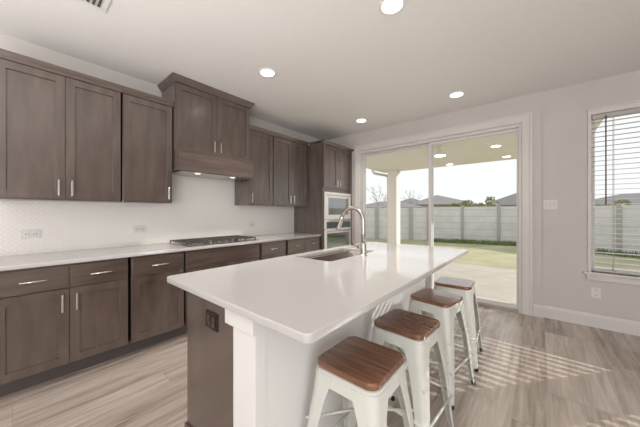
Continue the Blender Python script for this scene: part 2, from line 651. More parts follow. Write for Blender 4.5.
def blind(x0, x1, label):
    a, b = x0 + .008, x1 - .008
    yc = YW + .035
    t = thing('window_blind', label, 'blind', ((x0 + x1) / 2, yc, WZ0 + .005), 'white slatted blinds in the window wall')
    obj('headrail', B((a, b, yc - .03, yc + .028, WZ1 - .05, WZ1 - .002)), M['blind'], t, bevel=.003)
    bm = bmesh.new()
    z = WZ0 + .055
    tilt = R(3)
    while z < WZ1 - .075:
        w = .026
        dz = w * math.sin(tilt)
        ring = [(-w, -dz), (0, .0025), (w, dz), (w, dz + .0025), (0, .0055), (-w, -dz + .0025)]
        A = [bm.verts.new((a, yc + p, z + q)) for p, q in ring]
        C = [bm.verts.new((b, yc + p, z + q)) for p, q in ring]
        for k in range(6):
            bm.faces.new((A[k], A[(k + 1) % 6], C[(k + 1) % 6], C[k]))
        bm.faces.new(A)
        bm.faces.new(C[::-1])
        z += .0535
    obj('slats', bm, M['blind'], t)
    obj('bottom_rail', B((a, b, yc - .026, yc + .026, WZ0 + .006, WZ0 + .026)), M['blind'], t, bevel=.003)
    for cx in (x0 + .17, x1 - .17):
        bm = bmesh.new()
        for dy in (-.027, .027):
            tube(bm, [(cx, yc + dy, WZ0 + .02), (cx, yc + dy, WZ1 - .05)], .0022, 6)
        obj('ladder_cord', bm, M['blind'], t)
    bm = bmesh.new()
    tube(bm, [(x0 + .11, yc - .036, WZ1 - .03), (x0 + .11, yc - .04, 1.36)], .006, 8)
    obj('tilt_wand', bm, M['rod'], t, label='dark tilt wand')


blind(*W1, 'white slatted blind in the window right of the sliding door')
blind(*W2, 'white slatted blind of the second window, further right along the wall')


# ------------------------------------------------------------------ cabinets on the left wall
def vpull(parent, xf, y, z0, z1):
    bm = bmesh.new()
    box(bm, xf + .022, xf + .030, y - .006, y + .006, z0, z1)
    for z in (z0 + .02, z1 - .02):
        tube(bm, [(xf - .003, y, z), (xf + .024, y, z)], .0045, 8)
    return obj('handle', bm, M['nickel'], parent, bevel=.002, label='brushed nickel bar handle')


def hpull(parent, xf, yc, z, L=.14):
    bm = bmesh.new()
    tube(bm, [(xf + .028, yc - L / 2, z), (xf + .028, yc + L / 2, z)], .006, 10)
    for y in (yc - L / 2 + .022, yc + L / 2 - .022):
        tube(bm, [(xf - .003, y, z), (xf + .026, y, z)], .0045, 8)
    return obj('handle', bm, M['nickel'], parent, label='brushed nickel bar handle')


def door_front(t, xf, y0, y1, z0, z1, handle=None, hz=(1.41, 1.54)):
    bm = bmesh.new()
    shaker(bm, xf, y0, y1, z0, z1)
    p = obj('door', bm, M['wood'], t)
    if handle == 'r':
        vpull(p, xf, y1 - .038, *hz)
    elif handle == 'l':
        vpull(p, xf, y0 + .038, *hz)
    return p


def drawer_front(t, xf, y0, y1, z0, z1, L=.14):
    p = obj('drawer', B((xf - .019, xf, y0, y1, z0, z1)), M['wood_h'], t, bevel=.002)
    if L:
        hpull(p, xf, (y0 + y1) / 2, (z0 + z1) / 2, L)
    return p


def upper(label, y0, y1, doors, x=.334, top=2.407, z0=1.372, ext=0):
    t = thing('upper_cabinet', label, 'cabinet', (x / 2, (y0 + y1) / 2, z0), 'stained wall cabinets')
    obj('cabinet_body', B((.009, x, doors[0][0] - .0035, doors[-1][1] + .0035 + ext, z0, top)), M['wood'], t, bevel=.0015)
    for a, b, h in doors:
        door_front(t, x + .02, a, b, z0 + .013, 2.402, h)
    bm = bmesh.new()
    # flat-fronted crown strip with a small slope
    prof = [(0, 2.408), (.021, 2.408), (.024, 2.43), (.04, 2.455), (.04, 2.468), (0, 2.468)]
    A = [bm.verts.new((x - .001 + d_ if d_ else .009, y0, z)) for d_, z in prof]
    C = [bm.verts.new((x - .001 + d_ if d_ else .009, y1, z)) for d_, z in prof]
    n = len(prof)
    # keep the strip above the body and in front of it
    for k in range(n):
        bm.faces.new((A[k], A[(k + 1) % n], C[(k + 1) % n], C[k]))
    bm.faces.new(A)
    bm.faces.new(C[::-1])
    obj('crown_moulding', bm, M['wood_h'], t)
    return t


upper('two-door stained wall cabinet at the left end of the row', -.10, .668, [(-.088, .2825, 'r'), (.2865, .658, 'l')])
upper('single-door stained wall cabinet just left of the range hood', .669, 1.118, [(.681, 1.108, 'r')])
upper('single-door stained wall cabinet just right of the range hood', 2.068, 2.497, [(2.078, 2.487, 'l')])
upper('two-door stained wall cabinet beside the tall oven cabinet', 2.498, 3.262, [(2.508, 2.872, 'r'), (2.876, 3.215, 'l')], ext=.043)

# hood cabinet
y0, y1 = 1.122, 2.064
t = thing('hood_cabinet', 'taller stained cabinet with crown moulding over the range hood', 'cabinet', (.2, (y0 + y1) / 2, 1.95))
obj('cabinet_body', B((.001, .380, y0, y1, 1.953, 2.70)), M['wood'], t, bevel=.0015)
door_front(t, .40, y0 + .012, 1.590, 1.966, 2.668, 'r', (1.985, 2.115))
door_front(t, .40, 1.594, y1 - .012, 1.966, 2.668, 'l', (1.985, 2.115))
bm = bmesh.new()
prof = [(0, 2.674), (.004, 2.674), (.008, 2.684), (.038, 2.722), (.044, 2.728), (.044, 2.741), (0, 2.741)]
rings = []
for d_, z in prof:
    rings.append([bm.verts.new(p) for p in ((.001, y0 - d_, z), (.40 + d_, y0 - d_, z), (.40 + d_, y1 + d_, z), (.001, y1 + d_, z))])
for a, b in zip(rings, rings[1:]):
    for k in range(4):
        bm.faces.new((a[k], a[(k + 1) % 4], b[(k + 1) % 4], b[k]))
bm.faces.new(rings[0])
bm.faces.new(rings[-1])
obj('crown_moulding', bm, M['wood_h'], t)

# range hood box
t = thing('range_hood', 'wood-fronted range hood box above the cooktop', 'range hood', (.25, 1.59, 1.72))
obj('hood_body', B((.009, .481, 1.122, 2.064, 1.728, 1.950)), M['wood_h'], t, bevel=.0015)
bm = bmesh.new()
shaker(bm, .50, 1.120, 2.066, 1.722, 1.951, rail=.022, dep=.007)
obj('hood_front', bm, M['wood_h'], t)
obj('filter_panel', B((.06, .46, 1.16, 2.02, 1.716, 1.7275)), M['steel'], t, bevel=.002)
for y in (1.36, 1.80):
    bm = bmesh.new()
    lathe(bm, (.40, y, 1.7105), [(.0, 0), (.028, 0), (.032, .006)], 20)
    obj('hood_lamp', bm, M['hood_lens'], t)


# base cabinets
def base(label, y0, y1, drawers, doors):
    t = thing('base_cabinet', label, 'cabinet', (.3, (y0 + y1) / 2, 0), 'stained base cabinets')
    obj('cabinet_body', B((.009, .611, min(drawers[0][0], doors[0][0]) - .004, doors[-1][1] + .004, .112, .8825)), M['wood'], t, bevel=.001)
    obj('toe_kick', B((.009, .535, y0, y1, 0.0, .112)), M['toe'], t)
    for a, b, L in drawers:
        drawer_front(t, .631, a, b, .702, .866, L)
    for a, b, h in doors:
        door_front(t, .631, a, b, .125, .694, h, (.525, .655))
    return t


base('base cabinet with two drawers over two doors at the left end', -.10, .662, [(-.088, .279, .135), (.283, .650, .135)], [(-.088, .279, 'r'), (.283, .650, 'l')])
base('base cabinet with one drawer and one door beside the cooktop cabinet', .663, 1.128, [(.681, 1.115, .145)], [(.681, 1.115, None)])
base('wide base cabinet under the cooktop with a plain long false drawer', 1.129, 2.058, [(1.143, 2.044, 0)], [(1.143, 1.592, 'r'), (1.596, 2.044, 'l')])
base('base cabinet with a single drawer to the right of the cooktop', 2.059, 2.518, [(2.077, 2.498, .15)], [(2.077, 2.498, 'l')])
base('base cabinet with two small drawers beside the oven cabinet', 2.519, 3.262, [(2.540, 2.888, .1), (2.894, 3.25, .1)], [(2.540, 2.888, 'r'), (2.894, 3.25, 'l')])

slab_with_hole('perimeter_countertop', [(.009, -.115), (.65, -.115), (.65, 3.262), (.009, 3.262)], None, .8835, .914, M['quartz'], .003,
               label='white quartz counter running along the cabinet wall', cat='countertop')
bm = B((.0005, .008, -.10, 3.262, .914, 1.372), (.0005, .008, 1.119, 2.067, 1.372, 1.728))
obj('tile_backsplash', bm, M['tile'], label='white herringbone tile backsplash behind the cooktop counter', cat='backsplash')

# tall oven cabinet
ty0, ty1, tx = 3.265, 4.105, .67
t = thing('oven_cabinet', 'tall stained cabinet holding the built-in ovens', 'cabinet', (.33, (ty0 + ty1) / 2, 0))
oy0, oy1, oz0, oz1 = 3.297, 4.062, .56, 1.615
obj('cabinet_body', B((.001, tx, ty0, oy0 - .002, .11, 2.42), (.001, tx, oy1 + .002, ty1, .11, 2.42), (.001, tx, oy0 - .002, oy1 + .002, oz1 + .002, 2.42), (.001, tx, oy0 - .002, oy1 + .002, .11, oz0 - .002), (.001, .02, oy0 - .002, oy1 + .002, oz0 - .002, oz1 + .002)), M['wood'], t)
obj('toe_kick', B((.001, tx - .08, ty0, ty1, 0, .11)), M['toe'], t)
door_front(t, tx + .02, ty0 + .012, 3.668, 1.69, 2.392, 'r', (1.715, 1.83))
door_front(t, tx + .02, 3.672, ty1 - .012, 1.69, 2.392, 'l', (1.715, 1.83))
p = drawer_front(t, tx + .02, ty0 + .012, ty1 - .012, .125, .53, .2)
bm = bmesh.new()
prof = [(0, 2.398), (.022, 2.398), (.026, 2.41), (.05, 2.44), (.05, 2.452), (0, 2.452)]
rings = []
for d_, z in prof:
    e = max(d_ - .02, 0)
    rings.append([bm.verts.new(q) for q in ((.40, ty0 - e, z), (tx + d_, ty0 - e, z), (tx + d_, min(ty1 + e, 4.133), z), (.40, min(ty1 + e, 4.133), z))])
for a, b in zip(rings, rings[1:]):
    for k in range(4):
        bm.faces.new((a[k], a[(k + 1) % 4], b[(k + 1) % 4], b[k]))
bm.faces.new(rings[0])
bm.faces.new(rings[-1])
obj('crown_moulding', bm, M['wood_h'], t)
obj('filler_strip', B((tx - .05, tx, ty1 + .001, 4.134, 0, 2.39)), M['wood'], t)

# microwave and oven combination
xf = tx + .004
t = thing('wall_oven', 'stainless built-in microwave and oven stacked in the tall cabinet', 'oven', (.35, (oy0 + oy1) / 2, oz0))
obj('housing', B((.08, xf, oy0, oy1, oz0, oz1)), M['cavity'], t)
mw = obj('microwave_door', B((xf + .001, xf + .022, oy0, oy1, 1.155, oz1)), M['appliance'], t, bevel=.004)
obj('microwave_window', B((xf + .0225, xf + .026, oy0 + .09, oy1 - .085, 1.235, 1.525)), M['black_glass'], mw, bevel=.001)
obj('vent_gap', B((xf + .0225, xf + .026, oy0 + .03, oy1 - .03, 1.560, 1.568)), M['slot'], mw)
bm = bmesh.new()
tube(bm, [(xf + .045, oy0 + .05, 1.135), (xf + .045, oy1 - .05, 1.135)], .011, 12)
for y in (oy0 + .08, oy1 - .08):
    tube(bm, [(xf + .015, y, 1.165), (xf + .043, y, 1.137)], .007, 8)
obj('handle', bm, M['nickel'], mw, label='long steel microwave handle')
cp = obj('control_panel', B((xf + .001, xf + .018, oy0, oy1, .995, 1.150)), M['appliance'], t, bevel=.003)
obj('display', B((xf + .0185, xf + .021, oy0 + .05, oy1 - .02, 1.005, 1.115)), M['dark_panel'], cp)
od = obj('oven_door', B((xf + .001, xf + .022, oy0, oy1, oz0 + .01, .990)), M['appliance'], t, bevel=.004)
obj('oven_window', B((xf + .0225, xf + .026, oy0 + .055, oy1 - .055, oz0 + .07, .925)), M['black_glass'], od, bevel=.001)
bm = bmesh.new()
tube(bm, [(xf + .05, oy0 + .03, .958), (xf + .05, oy1 - .03, .958)], .012, 12)
for y in (oy0 + .07, oy1 - .07):
    tube(bm, [(xf + .015, y, .958), (xf + .05, y, .958)], .008, 8)
obj('handle', bm, M['nickel'], od, label='long steel oven handle')

# cooktop
t = thing('gas_cooktop', 'stainless gas cooktop with black grates on the wall counter', 'cooktop', (.36, 1.60, .914))
bm = bmesh.new()
a = rrect(.11, .62, 1.145, 2.055, .015, 4)
b = rrect(.118, .612, 1.153, 2.047, .012, 4)
prism(bm, [(a, .9142), (a, .920), (b, .924)])
obj('burner_tray', bm, M['steel'], t)
for (bx, by, br_) in ((.25, 1.30, .04), (.47, 1.30, .045), (.33, 1.55, .06), (.25, 1.90, .045), (.47, 1.90, .04)):
    bm = bmesh.new()
    lathe(bm, (bx, by, .9245), [(br_ + .008, 0), (br_ + .004, .008), (br_, .012)], 20)
    q = obj('burner', bm, M['burner'], t, smooth=True)
    bm = bmesh.new()
    lathe(bm, (bx, by, .9367), [(br_ - .006, 0), (br_ - .006, .005), (br_ - .012, .008)], 20)
    obj('burner_cap', bm, M['iron'], q, smooth=True)
for (ga, gb) in ((1.165, 1.448), (1.458, 1.742), (1.752, 2.035)):
    bm = bmesh.new()
    z0, z1 = .944, .955
    xa, xb = .135, .555
    w = .006
    for x in (xa, xb):
        box(bm, x - w, x + w, ga, gb, z0, z1)
    for y in (ga + w, gb - w):
        box(bm, xa, xb, y - w, y + w, z0, z1)
    ym = (ga + gb) / 2
    box(bm, xa, xb, ym - w, ym + w, z0, z1)
    for x in (.25, .345, .44):
        box(bm, x - w, x + w, ga, gb, z0, z1)
    for x in (xa, xb):
        for y in (ga + w, gb - w):
            box(bm, x - w, x + w, y - w, y + w, .9242, z0)
    obj('grate', bm, M['iron'], t)
for k in range(5):
    bm = bmesh.new()
    lathe(bm, (.588, 1.42 + k * .09, .9242), [(.019, 0), (.019, .004), (.016, .006), (.0145, .024), (.012, .026)], 18)
    obj('knob', bm, M['burner'], t, smooth=True)


# ------------------------------------------------------------------ island
ix0, ix1, iy0, iy1 = 1.768, 2.857, .552, 2.835
kx0, kx1 = 2.372, 2.528
t = thing('island_cabinet', 'kitchen island base with dark end panel and white seating wall', 'kitchen island', ((ix0 + ix1) / 2, 1.7, 0))
ex = 1.862
obj('cabinet_body', B((ex + .02, ex + .038, .66, 2.76, .10, .8825), (ex + .038, kx0, 2.742, 2.76, .10, .8825), (ex + .038, kx0, .66, 2.742, .10, .118), (kx0 - .018, kx0, .66, 2.742, .118, .8825)), M['wood'], t)
obj('toe_kick', B((ex + .09, kx0 - .02, .70, 2.74, 0, .099)), M['toe'], t)
obj('end_panel', B((ex, kx0, .632, .659, 0, .8825)), M['wood'], t, label='dark stained end panel', bevel=.001)
obj('end_moulding', B((ex - .012, kx0 - .012, .620, .6315, 0, .095), (ex - .012, ex - .0005, .6315, .66, 0, .095)), M['wood_h'], t, bevel=.003)
obj('far_end_panel', B((ex, kx0, 2.761, 2.785, 0, .8825)), M['wood'], t)
obj('seating_wall', B((kx0 + .001, kx1 - .003, .64, 2.75, 0, .8825)), M['white'], t, label='white painted seating wall')
for ya, yb in ((.606, .66), (2.731, 2.785)):
    obj('corner_post', B((kx0 + .0005, kx1, ya, yb, 0, .8825)), M['white'], t, label='white corner post', bevel=.002)
    if ya < 1:
        obj('post_capital', B((kx0 - .044, kx1 + .002, ya - .014, ya + .04, .795, .8825)), M['white'], t, label='white post capital', bevel=.003)
obj('wall_moulding', B((kx1 - .0025, kx1 + .010, .661, 2.73, 0, .12)), M['white'], t, bevel=.003)

sx0, sx1, sy0, sy1 = 1.845, 2.205, 1.49, 2.20
outer = rrect(ix0, ix1, iy0, iy1, .028, 6)
hole = rrect(sx0, sx1, sy0, sy1, .035, 6)
slab_with_hole('island_countertop', outer, hole, .8835, .914, M['quartz'], .004, label='white quartz top of the kitchen island', cat='countertop')

bm = bmesh.new()
lo = []
for inset, z in ((-.012, .8825), (-.012, .8815), (0, .8815), (.003, .875), (.012, .70), (.05, .672)):
    lo.append([bm.verts.new((x, y, z)) for x, y in rrect(sx0 + inset, sx1 - inset, sy0 + inset, sy1 - inset, .04, 6)])
for a, b in zip(lo, lo[1:]):
    n = len(a)
    for k in range(n):
        f = bm.faces.new((a[k], a[(k + 1) % n], b[(k + 1) % n], b[k]))
        f.smooth = True
bm.faces.new(lo[-1])
t = thing('kitchen_sink', 'undermount steel sink set in the island top', 'sink', ((sx0 + sx1) / 2, (sy0 + sy1) / 2, .672))
obj('bowl', bm, M['sink'], t)
bm = bmesh.new()
lathe(bm, ((sx0 + sx1) / 2, (sy0 + sy1) / 2, .6722), [(.045, 0), (.045, .003), (.03, .003), (.0, .001)], 20)
obj('drain', bm, M['steel'], t)

# faucet
fx, fy, fz = 2.258, 1.875, .914
t = thing('kitchen_faucet', 'tall gooseneck pull-down faucet beside the island sink', 'faucet', (fx, fy, fz))
bm = bmesh.new()
lathe(bm, (fx, fy, fz), [(.030, 0.0005), (.030, .006), (.026, .010), (.024, .012), (.024, .095), (.022, .10), (.019, .104)], 24)
obj('faucet_base', bm, M['steel'], t, smooth=True)
bm = bmesh.new()
r_ = .11
zs = 1.20
pts = [(fx, fy, fz + .10), (fx, fy, 1.0), (fx, fy, 1.1), (fx, fy, zs)]
for k in range(1, 15):
    a = R(160 * k / 14)
    pts.append((fx - r_ + r_ * math.cos(a), fy, zs + r_ * math.sin(a)))
tube(bm, pts, .0165, 14)
obj('spout', bm, M['steel'], t)
ex_, ez_ = pts[-1][0], pts[-1][2]
dr = Vector((-math.sin(R(160)), 0, math.cos(R(160))))
bm = bmesh.new()
tube(bm, [Vector((ex_, fy, ez_)) + dr * s_ for s_ in (0.0, .004, .03, .10, .125, .13)], [.0168, .019, .019, .0205, .024, .022], 14)
obj('spray_head', bm, M['steel'], t)
bm = bmesh.new()
tube(bm, [(fx - .02, fy, .982), (fx - .05, fy, .985)], .016, 12)
tube(bm, [(fx - .045, fy, .988), (fx - .075, fy, .996), (fx - .12, fy, 1.004)], [.012, .0095, .008], 10)
obj('lever', bm, M['steel'], t)

# outlet on the island end
yf = .632
t = thing('wall_outlet', 'dark brown outlet on the dark end panel of the island', 'outlet', (2.14, yf - .004, .74), 'wall outlets')
obj('plate', B((2.086, 2.200, yf - .006, yf - .0005, .700, .785)), M['bronze'], t, bevel=.002)
for cx in (2.120, 2.166):
    q = obj('socket', B((cx - .018, cx + .018, yf - .009, yf - .0061, .715, .770)), M['bronze2'], t, bevel=.002)
    obj('socket_slots', B((cx - .008, cx - .005, yf - .0098, yf - .0091, .742, .758), (cx + .005, cx + .008, yf - .0098, yf - .0091, .742, .758), (cx - .003, cx + .003, yf - .0098, yf - .0091, .724, .731)), M['slot'], q)


# outlets on the tile
def tile_outlet(label, yc, z, w, n):
    x = .0085
    t = thing('wall_outlet', label, 'outlet', (x, yc, z - .058), 'wall outlets')
    obj('plate', B((x, x + .006, yc - w / 2, yc + w / 2, z - .038, z + .038)), M['plate'], t, bevel=.002)
    for k in range(n):
        y = yc + (k - (n - 1) / 2) * .046
        q = obj('socket', B((x + .0062, x + .009, y - .017, y + .017, z - .028, z + .028)), M['grey_socket'], t, bevel=.0015)
        obj('socket_slots', B((x + .0092, x + .0098, y - .010, y - .006, z - .010, z + .004), (x + .0092, x + .0098, y + .006, y + .010, z - .010, z + .004)), M['slot'], q)


tile_outlet('white double outlet on the tile near the left photo edge', .105, 1.088, .125, 2)
tile_outlet('white outlet on the tile just left of the cooktop', .905, 1.092, .125, 2)
tile_outlet('white outlet on the tile right of the cooktop', 2.36, 1.085, .115, 2)

# switch plate and outlet on the window wall
t = thing('light_switch', 'white triple switch plate between sliding door and window', 'light switch', (3.475, YW, 1.305))
obj('plate', B((3.413, 3.540, YW - .006, YW - .0005, 1.308, 1.424)), M['plate'], t, bevel=.002)
for k in range(3):
    cx = 3.4765 + (k - 1) * .036
    obj('rocker', B((cx - .011, cx + .011, YW - .010, YW - .0062, 1.338, 1.394)), M['trim'], t, bevel=.002)
t = thing('wall_outlet', 'white wall outlet below the window', 'outlet', (3.855, YW, .325), 'wall outlets')
obj('plate', B((3.818, 3.893, YW - .006, YW - .0005, .325, .440)), M['plate'], t, bevel=.002)
for z in (.355, .41):
    q = obj('socket', B((3.839, 3.872, YW - .009, YW - .0062, z - .018, z + .018)), M['grey_socket'], t, bevel=.002)
    obj('socket_slots', B((3.847, 3.850, YW - .0098, YW - .0092, z - .004, z + .010), (3.861, 3.864, YW - .0098, YW - .0092, z - .004, z + .010)), M['slot'], q)


# ------------------------------------------------------------------ stools
def make_stool():
    t = thing('bar_stool', 'x', 'stool', (0, 0, 0), 'metal stools along the island')
    hs, hz = .147, .65
    tp, bt = .128, .192           # half spread of the legs at pan and floor
    bm = bmesh.new()
    o_ = rrect(-hs, hs, -hs, hs, .045, 6)
    i_ = rrect(-hs + .005, hs - .005, -hs + .005, hs - .005, .042, 6)
    prism(bm, [(i_, hz - .026), (o_, hz - .021), (o_, hz - .006), (i_, hz)])
    obj('seat', bm, M['walnut'], t, label='walnut brown wooden seat')
    bm = bmesh.new()
    a = rrect(-.142, .142, -.142, .142, .045, 6)
    b = rrect(-.1465, .1465, -.1465, .1465, .046, 6)
    c_ = rrect(-.152, .152, -.152, .152, .048, 6)
    e = rrect(-.149, .149, -.149, .149, .046, 6)
    loops = [(a, hz - .027), (b, hz - .031), (c_, hz - .085), (e, hz - .085), (rrect(-.143, .143, -.143, .143, .043, 6), hz - .036)]
    rings = [[bm.verts.new((x, y, z)) for x, y in p] for p, z in loops]
    for r1, r2 in zip(rings, rings[1:]):
        n = len(r1)
        for k in range(n):
            bm.faces.new((r1[k], r1[(k + 1) % n], r2[(k + 1) % n], r2[k]))
    bm.faces.new(rings[0])
    bm.faces.new(rings[-1])
    obj('seat_pan', bm, M['stool'], t, smooth=True)
    for sx in (-1, 1):
        for sy in (-1, 1):
            bm = bmesh.new()
            levels = []
            # (height, corner half spread, flange width, corner radius)
            for z, sp, w, rr in ((hz - .04, .1500, .105, .045), (hz - .09, .1535, .096, .042), (hz - .14, .157, .080, .038), (.36, .174, .062, .028), (.12, .1905, .044, .02), (.035, .197, .032, .014), (.012, .2, .028, .012)):
                outp, inp = [], []
                th = .003
                # flange along x, rounded corner, flange along y
                outp.append((sp - w, sp)); inp.append((sp - w, sp - th))
                for k in range(6):
                    g = R(90 - 90 * k / 5)
                    outp.append((sp - rr + rr * math.cos(g), sp - rr + rr * math.sin(g)))
                    q = rr - th
                    inp.append((sp - rr + q * math.cos(g), sp - rr + q * math.sin(g)))
                outp.append((sp, sp - w)); inp.append((sp - th, sp - w))
                lp = outp + inp[::-1]
                levels.append([bm.verts.new((sx * x, sy * y, z)) for x, y in lp])
            for l1, l2 in zip(levels, levels[1:]):
                n = len(l1)
                for k in range(n):
                    bm.faces.new((l1[k], l1[(k + 1) % n], l2[(k + 1) % n], l2[k]))
            bm.faces.new(levels[0])
            bm.faces.new(levels[-1])
            lg = obj('leg', bm, M['stool'], t, smooth=True)
            bm = bmesh.new()
            cxy = (sx * .190, sy * .190)
            lathe(bm, (cxy[0], cxy[1], 0), [(.013, 0), (.015, .004), (.015, .020), (.010, .024)], 14)
            obj('rubber_foot', bm, M['rubber'], lg, smooth=True)
    zf = .215
    sp = .1815
    for k, (p0, p1) in enumerate((((-sp, -sp), (sp, -sp)), ((sp, -sp), (sp, sp)), ((sp, sp), (-sp, sp)), ((-sp, sp), (-sp, -sp)))):
        bm = bmesh.new()
        zz = zf + (.0 if k % 2 else .03)
        tube(bm, [(*p0, zz), (*p1, zz)], .007, 8)
        obj('footrest_bar', bm, M['stool'], t)
    bm = bmesh.new()
    q = .168
    tube(bm, [(-q, -q, .40), (0, 0, .425), (q, q, .40)], .0055, 8)
    tube(bm, [(-q, q, .40), (0, 0, .436), (q, -q, .40)], .0055, 8)
    obj('cross_brace', bm, M['stool'], t)
    return t


stool = make_stool()
spots = ((2.780, .972, 0, 'cream metal stool with walnut seat nearest the camera'),
         (2.788, 1.462, -4, 'cream metal stool with walnut seat, second from the camera'),
         (2.780, 2.052, -9, 'cream metal stool with walnut seat, third from the camera'),
         (2.788, 2.575, 3, 'cream metal stool with shiny seat nearest the sliding door'))
for i, (x, y, a, lab) in enumerate(spots):
    o = stool if i == 0 else copy_tree(stool)
    o.location = (x, y, 0)
    o.rotation_euler = (0, 0, R(a))
    o['label'] = lab


# ------------------------------------------------------------------ ceiling fittings
def downlight(x, y, label, power):
    t = thing('ceiling_light', label, 'ceiling light', (x, y, H), 'recessed ceiling lights')
    bm = bmesh.new()
    lathe(bm, (x, y, H), [(.094, -.0005), (.092, -.005), (.074, -.008), (.070, -.003)], 36)
    obj('trim_ring', bm, M['plaster'], t, smooth=True)
    bm = bmesh.new()
    lathe(bm, (x, y, H - .0045), [(.069, 0), (.0685, -.0015), (0, -.0015)], 32)
    obj('lens', bm, M['lens'], t)
    l = bpy.data.lights.new('downlight', 'AREA')
    l.shape = 'DISK'
    l.size = .13
    l.energy = power
    l.color = (1, .95, .89)
    l.spread = R(105)
    lo_ = bpy.data.objects.new('downlight', l)
    lo_.location = (0, 0, -.012)
    lo_.parent = t
    COL.objects.link(lo_)


downlight(2.574, 1.734, 'round recessed ceiling light over the island, cut by the top edge', 5.5)
downlight(1.190, 1.726, 'round recessed ceiling light in front of the range hood cabinet', 13)
downlight(2.587, 3.566, 'round recessed ceiling light above the sliding door side', 2)
downlight(1.206, 3.590, 'small-looking recessed ceiling light near the tall oven cabinet', 5)

t = thing('ceiling_vent', 'white slotted air vent at the top edge of the ceiling', 'vent', (1.0, .36, H))
vx, vy = 1.03, .27
obj('vent_frame', B((vx - .09, vx + .09, vy - .17, vy - .145, H - .010, H - .0005), (vx - .09, vx + .09, vy + .145, vy + .17, H - .010, H - .0005), (vx - .09, vx - .068, vy - .145, vy + .145, H - .010, H - .0005), (vx + .068, vx + .09, vy - .145, vy + .145, H - .010, H - .0005)), M['vent'], t, bevel=.002)
bm = bmesh.new()
for k in range(10):
    y = vy - .13 + k * .029
    v = [bm.verts.new(p) for p in ((vx - .068, y, H - .011), (vx + .068, y, H - .011), (vx + .068, y + .016, H - .003), (vx - .068, y + .016, H - .003))]
    bm.faces.new(v)
obj('louvers', bm, M['vent'], t)
obj('vent_backing', B((vx - .068, vx + .068, vy - .145, vy + .145, H - .0025, H - .0005)), M['slot'], t)

# ------------------------------------------------------------------ covered patio
PR = 2.60
YP = 8.05
obj('patio_slab', B((-.9, 4.6, YB, 7.55, -.16, -.06)), M['concrete'], kind='structure')
obj('patio_roof', B((-.58, 4.08, YB, YP, PR, PR + .22)), M['soffit'], kind='structure')
obj('lawn_ground', B((-30, 40, YB + .02, 110, -.45, -.16)), M['lawn'], kind='structure')
t = thing('patio_column', 'cream square column at the outer corner of the covered patio', 'column', (-.15, 7.83, -.06))
obj('column_shaft', B((-.30, .0, 7.68, 7.98, -.06, PR - .0005)), M['column'], t, bevel=.01)
t = thing('downspout', 'cream gutter pipe bending from the patio roof to its column', 'gutter pipe', (-.5, 7.35, 0))
bm = bmesh.new()
tube(bm, [(-.62, 7.30, PR + .06), (-.62, 7.31, PR - .01), (-.60, 7.36, PR - .09), (-.48, 7.55, PR - .12), (-.40, 7.70, PR - .13), (-.355, 7.80, PR - .16), (-.35, 7.84, PR - .24), (-.35, 7.85, -.155)], .04, 10)
obj('pipe', bm, M['gutter'], t)
t = thing('patio_light', 'glowing round lamp hanging under the patio roof', 'ceiling light', (1.84, 5.6, PR))
bm = bmesh.new()
lathe(bm, (1.84, 5.6, PR), [(.05, -.0005), (.05, -.015), (.015, -.02), (.015, -.06), (.06, -.075), (.075, -.13), (.078, -.15), (.10, -.155), (.105, -.17)], 24)
obj('lamp_housing', bm, M['appliance'], t, smooth=True)
bm = bmesh.new()
lathe(bm, (1.84, 5.6, PR - .1705), [(.10, 0), (.098, -.012), (.05, -.022), (0, -.024)], 24)
obj('lens', bm, M['lens'], t)
for x, y, lab in ((2.72, 6.22, 'recessed patio soffit light nearest the house'), (2.79, 7.55, 'recessed patio soffit light near its outer right edge'), (1.50, 7.75, 'recessed patio soffit light at the outer middle edge')):
    t = thing('soffit_light', lab, 'ceiling light', (x, y, PR), 'lights in the patio soffit')
    bm = bmesh.new()
    lathe(bm, (x, y, PR), [(.10, -.0005), (.098, -.006), (.085, -.008)], 24)
    obj('trim_ring', bm, M['plaster'], t)
    bm = bmesh.new()
    lathe(bm, (x, y, PR - .0085), [(.083, 0), (0, -.002)], 24)
    obj('lens', bm, M['lens'], t)

# ------------------------------------------------------------------ yard
TH = math.atan(218.3 / 259.13)
CS, SN = math.cos(TH), math.sin(TH)


def at(px, D):
    """plan point D metres ahead in the direction of an image column."""
    u = (px - 320) / 259.13
    return 3.367 + D * (CS * u - SN), D * (SN * u + CS)


GZ = -.16


def fence(label, p0, p1, n, top, pw):
    a, b = Vector((*p0, 0)), Vector((*p1, 0))
    dv = (b - a)
    L = dv.length
    dv.normalize()
    nv = Vector((-dv.y, dv.x, 0))
    c0 = (a + b) / 2
    t = thing('concrete_fence', label, 'fence', (c0.x, c0.y, GZ), 'concrete fences round the yard')

    def slab(bm, s0, s1, h, z1):
        q = []
        for s_, o_ in ((s0, -h), (s1, -h), (s1, h), (s0, h)):
            p = a + dv * s_ + nv * o_
            q.append((p.x, p.y))
        prism(bm, [(q, GZ), (q, z1)])
    bm = bmesh.new()
    slab(bm, 0, L, .05, top)
    obj('fence_panel', bm, M['fence'], t)
    for k in range(n + 1):
        bm = bmesh.new()
        s_ = L * k / n
        slab(bm, max(s_ - pw, 0), min(s_ + pw, L), .10, top + .06)
        obj('fence_post', bm, M['post'], t)


fence('sunlit concrete fence behind the patio column', (-6.6, 11.55), (-.93, 13.75), 7, 1.52, .09)
fence('grey concrete fence across the back lawn', (-.9, 13.8), (3.4, 14.8), 3, 1.55, .06)
fence('grey concrete fence seen through the slatted blind', (3.55, 14.72), (9.5, 11.2), 3, 1.52, .06)


